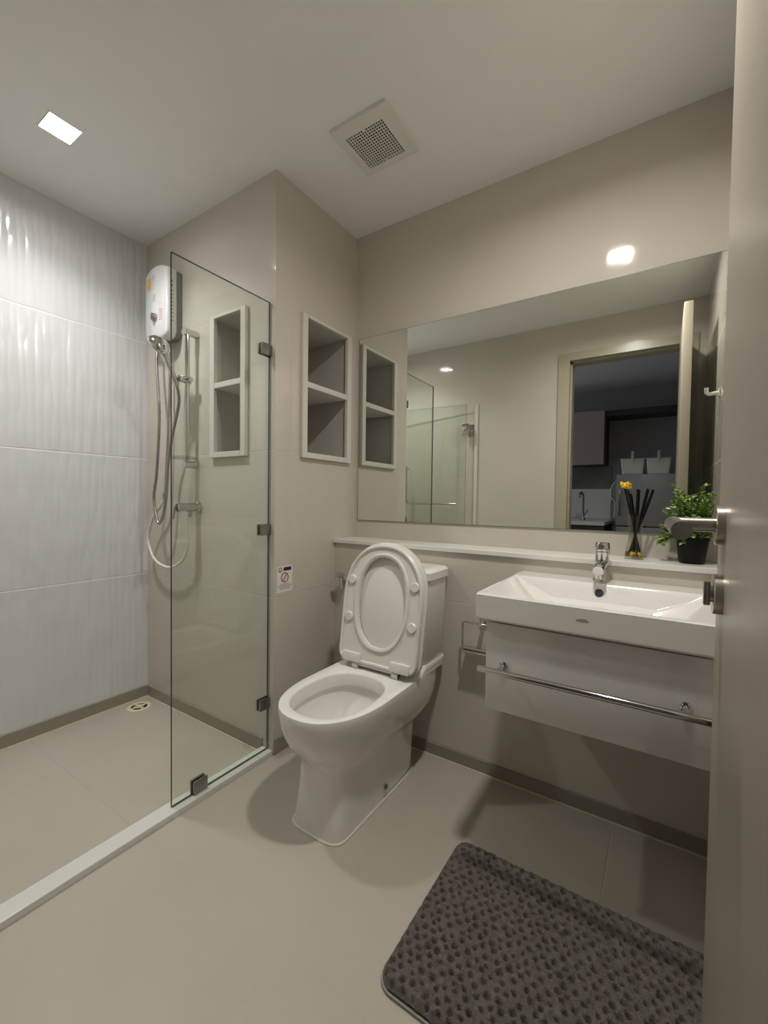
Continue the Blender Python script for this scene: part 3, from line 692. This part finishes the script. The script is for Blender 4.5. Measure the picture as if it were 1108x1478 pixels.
b = BM(); lathe(b, [(0.021, 0.0), (0.021, 0.003), (0.016, 0.004), (0.0, 0.006)], (-0.150, 1.325, bz1-0.0580), n=28); obj('waste_cover', b, M_chrome, t, 40)
b = BM(); lathe(b, [(0.012, 0.0), (0.012, 0.0025), (0.008, 0.003), (0.0, 0.001)], (-0.150, iy1-0.0105, bz1-0.026), (0, -1, 0.35), 24); obj('overflow_ring', b, M_chrome, t, 40)
b = BM()
for i, (a, c) in enumerate(((-0.162, -0.1555), (-0.154, -0.149), (-0.1475, -0.142), (-0.1405, -0.135))): box(b, a, c, by0-0.0004, by0+0.0003, 0.7475, 0.7515)
box(b, -0.158, -0.139, by0-0.0004, by0+0.0003, 0.7530, 0.7542); obj('maker_mark', b, M_print, t)

FX, FY = -0.151, 1.487
t = thing('basin_mixer_tap', 'chrome single-lever mixer tap at the back of the washbasin', 'tap', (FX, FY, bz1))
b = BM(); lathe(b, [(0.026, 0.0003), (0.026, 0.005), (0.0225, 0.010), (0.0205, 0.014), (0.0200, 0.085), (0.0215, 0.090), (0.0215, 0.094)], (FX, FY, bz1), n=32); obj('body', b, M_chrome, t, 40)
b = BM(); tube(b, [(FX, FY-0.010, bz1+0.052), (FX, FY-0.05, bz1+0.049), (FX, FY-0.090, bz1+0.045), (FX, FY-0.096, bz1+0.044)], [0.0185, 0.0175, 0.017, 0.014], 24); obj('spout', b, M_chrome, t, 40)
b = BM(); cyl(b, (FX, FY-0.082, bz1+0.034), (FX, FY-0.082, bz1+0.020), 0.0105, 20); obj('aerator', b, M_chrome, t, 40)
b = BM(); lathe(b, [(0.0205, 0.0945), (0.0215, 0.098), (0.0215, 0.116), (0.019, 0.121), (0, 0.122)], (FX, FY, bz1), n=32)
tube(b, [(FX, FY-0.010, bz1+0.110), (FX, FY-0.020, bz1+0.110), (FX, FY-0.034, bz1+0.111)], [0.0095, 0.009, 0.008], 14); obj('lever', b, M_chrome, t, 40)

cx0, cx1, cy0, cz0, cz1 = -0.385, 0.103, 1.100, 0.472, 0.7110
t = thing('vanity_cabinet', 'glossy white wall-hung vanity cabinet under the washbasin', 'cabinet', ((cx0+cx1)/2, 1.3, cz0))
b = BM(); box(b, cx0+0.004, cx1-0.004, cy0+0.021, YL-0.001, cz0+0.004, cz1, bevel=0.002); obj('body', b, M_cab, t, 40)
b = BM(); box(b, cx0, cx1, cy0, cy0+0.019, cz0, cz1-0.005, bevel=0.002); o = obj('drawer_front', b, M_cab, t, 40)
t2 = thing('towel_rail', 'long chrome towel rail across the vanity cabinet front', 'towel rail', ((cx0+cx1)/2, cy0, 0.59))
RZ, RY = 0.597, 1.045
b = BM(); cyl(b, (-0.386, RY, RZ), (0.104, RY, RZ), 0.0080, 24); obj('bar', b, M_chrome, t2, 40)
for x in (-0.336, 0.055):
    b = BM(); cyl(b, (x, cy0-0.0005, RZ), (x, RY-0.004, RZ), 0.006, 18); lathe(b, [(0.011, 0.0003), (0.011, 0.006), (0.007, 0.008)], (x, cy0, RZ), (0, -1, 0), 20, closed_ends=False); obj('post', b, M_chrome, t2, 40)

# ================================================================== LEDGE DECOR
LZ = 0.846
VCX, VCY = -0.071, 1.612
t = thing('glass_vase', 'flared clear glass diffuser vase on the ledge behind the tap', 'vase', (VCX, VCY, LZ))
b = BM()
op = [(0.0285, 0.0005), (0.0290, 0.004), (0.0265, 0.020), (0.0190, 0.060), (0.0170, 0.085), (0.0180, 0.110), (0.0220, 0.143)]
ipf = [(r-0.0022, h) for r, h in reversed(op[2:])]+[(0.026, 0.007), (0.0, 0.0065)]
lathe(b, [(0.0, 0.0005)]+op+ipf, (VCX, VCY, LZ), n=36, closed_ends=False); obj('vase_body', b, M_vase, t, 50)
reeds = [((-0.020, -0.008), (-0.083+0.071-0.019, -0.01), 0.236, 'leftmost black reed in the vase, tipped with a yellow flower'),
         ((-0.012, 0.010), (-0.018, 0.012), 0.215, 'black reed second from left in the vase, leaning left'),
         ((0.000, -0.012), (0.006, 0.0), 0.229, 'upright black reed in the middle of the glass vase'),
         ((0.010, 0.010), (0.033, 0.006), 0.230, 'black reed second from right in the vase, leaning right'),
         ((0.018, -0.004), (0.048, -0.006), 0.228, 'rightmost black reed in the vase, leaning furthest right')]
# sticks cross low in the vase: bottoms on the far side of their tops
for i, ((ux, uy), (tx, ty), h, lab) in enumerate(reeds):
    bxm = -ux; byy = -uy
    z0, z1 = LZ+0.0085, LZ+h
    p0 = Vector((VCX+bxm*0.95, VCY+byy*0.9, z0)); p1 = Vector((VCX+tx, VCY+ty, z1))
    b = BM(); tube(b, [p0, p0.lerp(p1, 0.5), p1], 0.0033, 10)
    o = obj('diffuser_reed', b, M_black, None, 40); tag(o, lab, 'reed', 'black reeds in the glass vase')
    if i == 0:
        b = BM(); c = p1+Vector((0, 0, 0.004)); rs = random.Random(5)
        for k in range(16):
            q = c+Vector((rs.uniform(-1, 1)*0.010, rs.uniform(-1, 1)*0.008, rs.uniform(-0.5, 1)*0.010))
            bmesh.ops.create_icosphere(b, subdivisions=1, radius=0.0052, matrix=Matrix.Translation(q))
        obj('flower_head', b, M_yellow, o, 60)
for k, (dx, dy, M, lab) in enumerate(((-0.019, -0.004, M_leafdark, 'dark brown dried flower at left inside the vase base'), (-0.003, -0.019, M_yellow, 'yellow dried flower in the middle of the vase base'), (0.0175, -0.007, M_yellow, 'yellow dried flower at right inside the vase base'))):
    b = BM(); rs = random.Random(k+11)
    for j in range(12):
        q = Vector((VCX+dx*0.85+rs.uniform(-1, 1)*0.0045, VCY+dy*0.85+rs.uniform(-1, 1)*0.0035, LZ+0.012+rs.uniform(0, 1)*0.009))
        bmesh.ops.create_icosphere(b, subdivisions=1, radius=0.0048, matrix=Matrix.Translation(q))
    tag(obj('dried_flower', b, M, None, 60), lab, 'flower', 'dried flowers in the vase base')

PX, PY = 0.083, 1.610
t = thing('potted_plant', 'small leafy green plant in a black pot on the ledge', 'plant', (PX, PY, LZ))
b = BM(); lathe(b, [(0.0, 0.0005), (0.031, 0.0005), (0.033, 0.003), (0.042, 0.070), (0.0445, 0.0705), (0.0450, 0.078), (0.0415, 0.078), (0.040, 0.066), (0.0, 0.066)], (PX, PY, LZ), n=36, closed_ends=False); obj('pot', b, M_black, t, 40)
b = BM(); lathe(b, [(0.040, 0.0665), (0.030, 0.072), (0.0, 0.074)], (PX, PY, LZ), n=24, closed_ends=False); obj('moss', b, M_soil, t, 60)
bs, bl = BM(), BM(); rs = random.Random(21)
def leaf(bm, p, d, L, wd):
    d = d.normalized(); side = d.cross(Vector((rs.uniform(-.3, .3), rs.uniform(-.3, .3), 1))).normalized(); nrm = side.cross(d)
    prof = ((0, 0.1), (0.3, 0.9), (0.6, 1.0), (0.85, 0.6), (1.0, 0.05)); prev = None
    for f, k in prof:
        c = p+d*L*f-nrm*(0.25*L*f*f)
        cur = [bm.verts.new(c-side*wd*k+nrm*wd*0.25*k), bm.verts.new(c), bm.verts.new(c+side*wd*k+nrm*wd*0.25*k)]
        if prev:
            for a in (0, 1): bm.faces.new((prev[a], prev[a+1], cur[a+1], cur[a]))
        prev = cur
for i in range(60):
    a = rs.uniform(0, 2*math.pi); el = rs.uniform(0.05, 1.0)
    reach = 0.088*rs.uniform(0.75, 1.1)
    tip = Vector((PX+math.cos(a)*reach*(1.15-0.65*el), PY+math.sin(a)*min(reach*(1.1-0.65*el), 0.052), LZ+0.058+0.180*el*rs.uniform(0.75, 1.05)))
    if el < 0.3: tip.z -= 0.015
    base = Vector((PX+rs.uniform(-.015, .015), PY+rs.uniform(-.015, .015), LZ+0.070))
    mid = (base+tip)/2+Vector((0, 0, 0.022))
    pts = spline([base, mid, tip], 5); tube(bs, pts, 0.0011, 5)
    for j, p in enumerate(pts):
        if j < 2: continue
        for q in range(3):
            dv = Vector((rs.uniform(-1, 1), rs.uniform(-1, 1), rs.uniform(-0.4, 0.9)))+(p-Vector((PX, PY, LZ+0.09)))*6
            if p.y > PY+0.045 and dv.y > 0: dv.y = -dv.y
            leaf(bl, p, dv, rs.uniform(0.011, 0.019), rs.uniform(0.0035, 0.006))
obj('stems', bs, M_stem, t); obj('foliage', bl, M_leaf, t, 80)

# ================================================================== BATH MAT
mx0, mx1, my0, my1 = -0.482, 0.150, 0.722, 1.176
t = thing('bath_mat', 'dark grey tufted bath mat with rounded corners on the floor', 'bath mat', ((mx0+mx1)/2, (my0+my1)/2, 0))
def rounded_clip(x, y, x0, x1, y0, y1, r):
    cx = min(max(x, x0+r), x1-r); cy = min(max(y, y0+r), y1-r); dx, dy = x-cx, y-cy; l = math.hypot(dx, dy)
    if dx and dy and l > 0:
        mxx = max(abs(dx), abs(dy)); k = mxx/l; return cx+dx*k, cy+dy*k
    return x, y
b = BM(); loft(b, [rrect(mx0, mx1, my0, my1, 0.0005, 0.04), rrect(mx0, mx1, my0, my1, 0.007, 0.04)]); obj('backing', b, M_rugedge, t)
b = BM(); st = 0.0022; nx = int((mx1-mx0-0.008)/st); ny = int((my1-my0-0.008)/st); grid = []
rs = random.Random(9); pitch = 0.0215
jit = {}
def tuft(x, y):
    """pile height: fuzzy surface broken by staggered deep pits"""
    PX_, PY_ = 0.0260, 0.0175; r = int(math.floor(y/PY_)); h = 1.0
    for rr_ in range(r-1, r+3):
        off = 0.5*(rr_ % 2); c0 = int(math.floor(x/PX_-off))
        for cc in (c0-1, c0, c0+1, c0+2):
            k = (rr_, cc)
            if k not in jit: jit[k] = (rs.uniform(-.16, .16), rs.uniform(-.2, .2), rs.uniform(.75, 1.0), rs.uniform(.75, 1.3))
            jx, jy, jh, jr = jit[k]
            d2 = ((x-(cc+off+jx)*PX_)**2+(y-(rr_+jy)*PY_)**2)/(0.0049*jr)**2
            h -= jh*math.exp(-d2*d2)
    return max(0.0, h*(0.90+0.10*math.sin(x*171+1.3*math.sin(y*97))*math.sin(y*203+1.1*math.sin(x*131))))
for i in range(nx+1):
    row = []
    for j in range(ny+1):
        x = mx0+0.004+(mx1-mx0-0.008)*i/nx; y = my0+0.004+(my1-my0-0.008)*j/ny
        hgt = tuft(x, y)
        ex = min(x-mx0, mx1-x, y-my0, my1-y)
        k = min(1, ex/0.012)
        X, Y = rounded_clip(x, y, mx0+0.004, mx1-0.004, my0+0.004, my1-0.004, 0.037)
        row.append(b.verts.new((X+rs.uniform(-1, 1)*0.0008, Y+rs.uniform(-1, 1)*0.0008, 0.0072+k*(0.001+0.0190*hgt+rs.uniform(-1, 1)*0.0016*(0.3+hgt)))))
    grid.append(row)
for i in range(nx):
    for j in range(ny): b.faces.new((grid[i][j], grid[i+1][j], grid[i+1][j+1], grid[i][j+1]))
obj('tufted_pile', b, M_rug, t, 80)

# ================================================================== ROBE HOOK (right wall, in the mirror)
t = thing('robe_hook', 'small white robe hook on the right wall, seen in the mirror', 'hook', (XR, 0.93, 1.53))
b = BM(); box(b, XR-0.006, XR-0.0005, 0.912, 0.948, 1.512, 1.548, bevel=0.002); obj('plate', b, M_plastic, t)
b = BM(); tube(b, [(XR-0.005, 0.93, 1.53), (XR-0.040, 0.93, 1.526), (XR-0.048, 0.93, 1.532), (XR-0.050, 0.93, 1.556)], 0.008, 12); obj('peg', b, M_plastic, t, 40)

# ================================================================== KITCHEN BEYOND THE DOORWAY (seen in the mirror)
KX0, KX1, KYB = -2.4, 1.6, -2.02
b = BM(); box(b, KX0, KX1, KYB-0.1, Y2-0.001, -0.10, -0.002); struct('floor_kitchen', b, M_kfloor)
b = BM(); box(b, KX0, KX1, KYB-0.1, Y2-0.02, H, H+0.1); struct('ceiling_kitchen', b, M_ceil)
b = BM(); box(b, KX0, KX1, KYB-0.1, KYB, -0.1, H); struct('wall_kitchen', b, M_kwall)
b = BM(); box(b, KX1, KX1+0.1, KYB-0.1, Y2, -0.1, H); struct('wall_hall', b, M_kwall)
b = BM(); box(b, XR+0.1, KX1, Y2-0.0005, YO-0.03, -0.1, H); struct('wall_corridor', b, M_kwall)
t = thing('kitchen_wall_cabinet', 'pinkish grey kitchen wall cabinet, seen in the mirror', 'cabinet', (-1.0, -1.85, 1.44))
b = BM(); box(b, -1.45, -0.505, KYB+0.001, -1.682, 1.443, 2.004); obj('body', b, M_kcabside, t)
for x0, x1 in ((-1.45, -0.985), (-0.981, -0.52)):
    b = BM(); box(b, x0, x1, -1.680, -1.660, 1.440, 2.005, bevel=0.001); obj('door', b, M_kcab, t)
b = BM(); box(b, -0.503, KX1, KYB+0.001, -1.70, 1.945, 2.004); tag(obj('bulkhead_board', b, M_kcabside), 'dark board above the fridge recess, seen in the mirror', 'board')
b = BM(); box(b, -1.45, -0.47, KYB+0.0005, KYB+0.012, 1.19, 1.438); tag(obj('marble_splashback', b, M_kmarble), 'dark veined splashback under the kitchen wall cabinet', 'splashback')
b = BM(); box(b, -1.45, -0.47, KYB+0.0005, KYB+0.022, 0.852, 1.188); tag(obj('white_splashback', b, M_kwhite), 'low white splashback panel behind the kitchen tap', 'splashback')
t = thing('kitchen_counter', 'kitchen base unit with a white worktop, seen in the mirror', 'counter', (-1.0, -1.5, 0))
b = BM(); box(b, -1.45, -0.45, KYB+0.001, -1.13, -0.002, 0.815); obj('base_cabinet', b, M_kcabside, t)
b = BM(); box(b, -1.45, -0.44, KYB+0.001, -1.10, 0.816, 0.850, bevel=0.002); obj('worktop', b, M_kwhite, t)
t = thing('kitchen_tap', 'dark gooseneck kitchen tap on the white worktop', 'tap', (-0.70, -1.55, 0.85))
b = BM(); tube(b, spline([(-0.69, -1.55, 0.8505), (-0.69, -1.55, 1.06), (-0.692, -1.54, 1.115), (-0.70, -1.50, 1.135), (-0.71, -1.46, 1.115), (-0.713, -1.45, 1.08)], 6), 0.011, 12); obj('spout', b, M_clip, t, 40)
b = BM(); lathe(b, [(0.026, 0.0005), (0.026, 0.01), (0.016, 0.03), (0.014, 0.09)], (-0.69, -1.55, 0.85), n=20); tube(b, [(-0.675, -1.55, 0.90), (-0.64, -1.55, 0.96)], 0.007, 8); obj('base', b, M_clip, t, 40)
t = thing('fridge', 'grey fridge with two white tubs on top, seen in the mirror', 'fridge', (-0.06, -1.7, 0))
b = BM(); box(b, -0.375, 0.26, KYB+0.03, -1.452, 0.03, 1.315, bevel=0.006); obj('body', b, M_fridge, t)
for z0, z1 in ((0.05, 0.80), (0.81, 1.313)):
    b = BM(); box(b, -0.375, 0.26, -1.450, -1.41, z0, z1, bevel=0.008); o = obj('door', b, M_fridge, t, 40)
    b = BM(); box(b, -0.35, -0.335, -1.4095, -1.385, z0+0.1, z0+0.35, bevel=0.004); obj('handle', b, M_clip, o, 40)
for x in (-0.34, 0.22):
    b = BM(); box(b, x-0.02, x+0.02, -1.50, -1.46, -0.0015, 0.032); obj('foot', b, M_black, t)
for x, lab in ((-0.243, 'left white tub with upright handle on top of the fridge'), (-0.030, 'right white tub with upright handle on top of the fridge')):
    t = thing('storage_tub', lab, 'tub', (x, -1.52, 1.3155), 'white tubs on the fridge')
    b = BM(); loft(b, [rrect(x-0.088, x+0.088, -1.60, -1.44, 1.316, 0.015), rrect(x-0.102, x+0.102, -1.615, -1.425, 1.455, 0.018)]); obj('tub', b, M_kwhite, t, 40)
    b = BM(); loft(b, [rrect(x-0.105, x+0.105, -1.618, -1.422, 1.4555, 0.018), rrect(x-0.105, x+0.105, -1.618, -1.422, 1.466, 0.018)]); obj('lid', b, M_kwhite, t, 40)
    b = BM(); box(b, x-0.013, x+0.013, -1.4215, -1.410, 1.425, 1.535, bevel=0.004); obj('handle', b, M_plastic, t, 40)
b = BM(); tube(b, spline([(-0.395, -1.62, 1.26), (-0.43, -1.60, 1.20), (-0.44, -1.58, 1.10), (-0.40, -1.58, 1.03), (-0.40, -1.58, 0.88)], 8), 0.005, 8)
tag(obj('power_cable', b, M_kwhite, None, 60), 'white power cable hanging beside the fridge, seen in the mirror', 'cable')
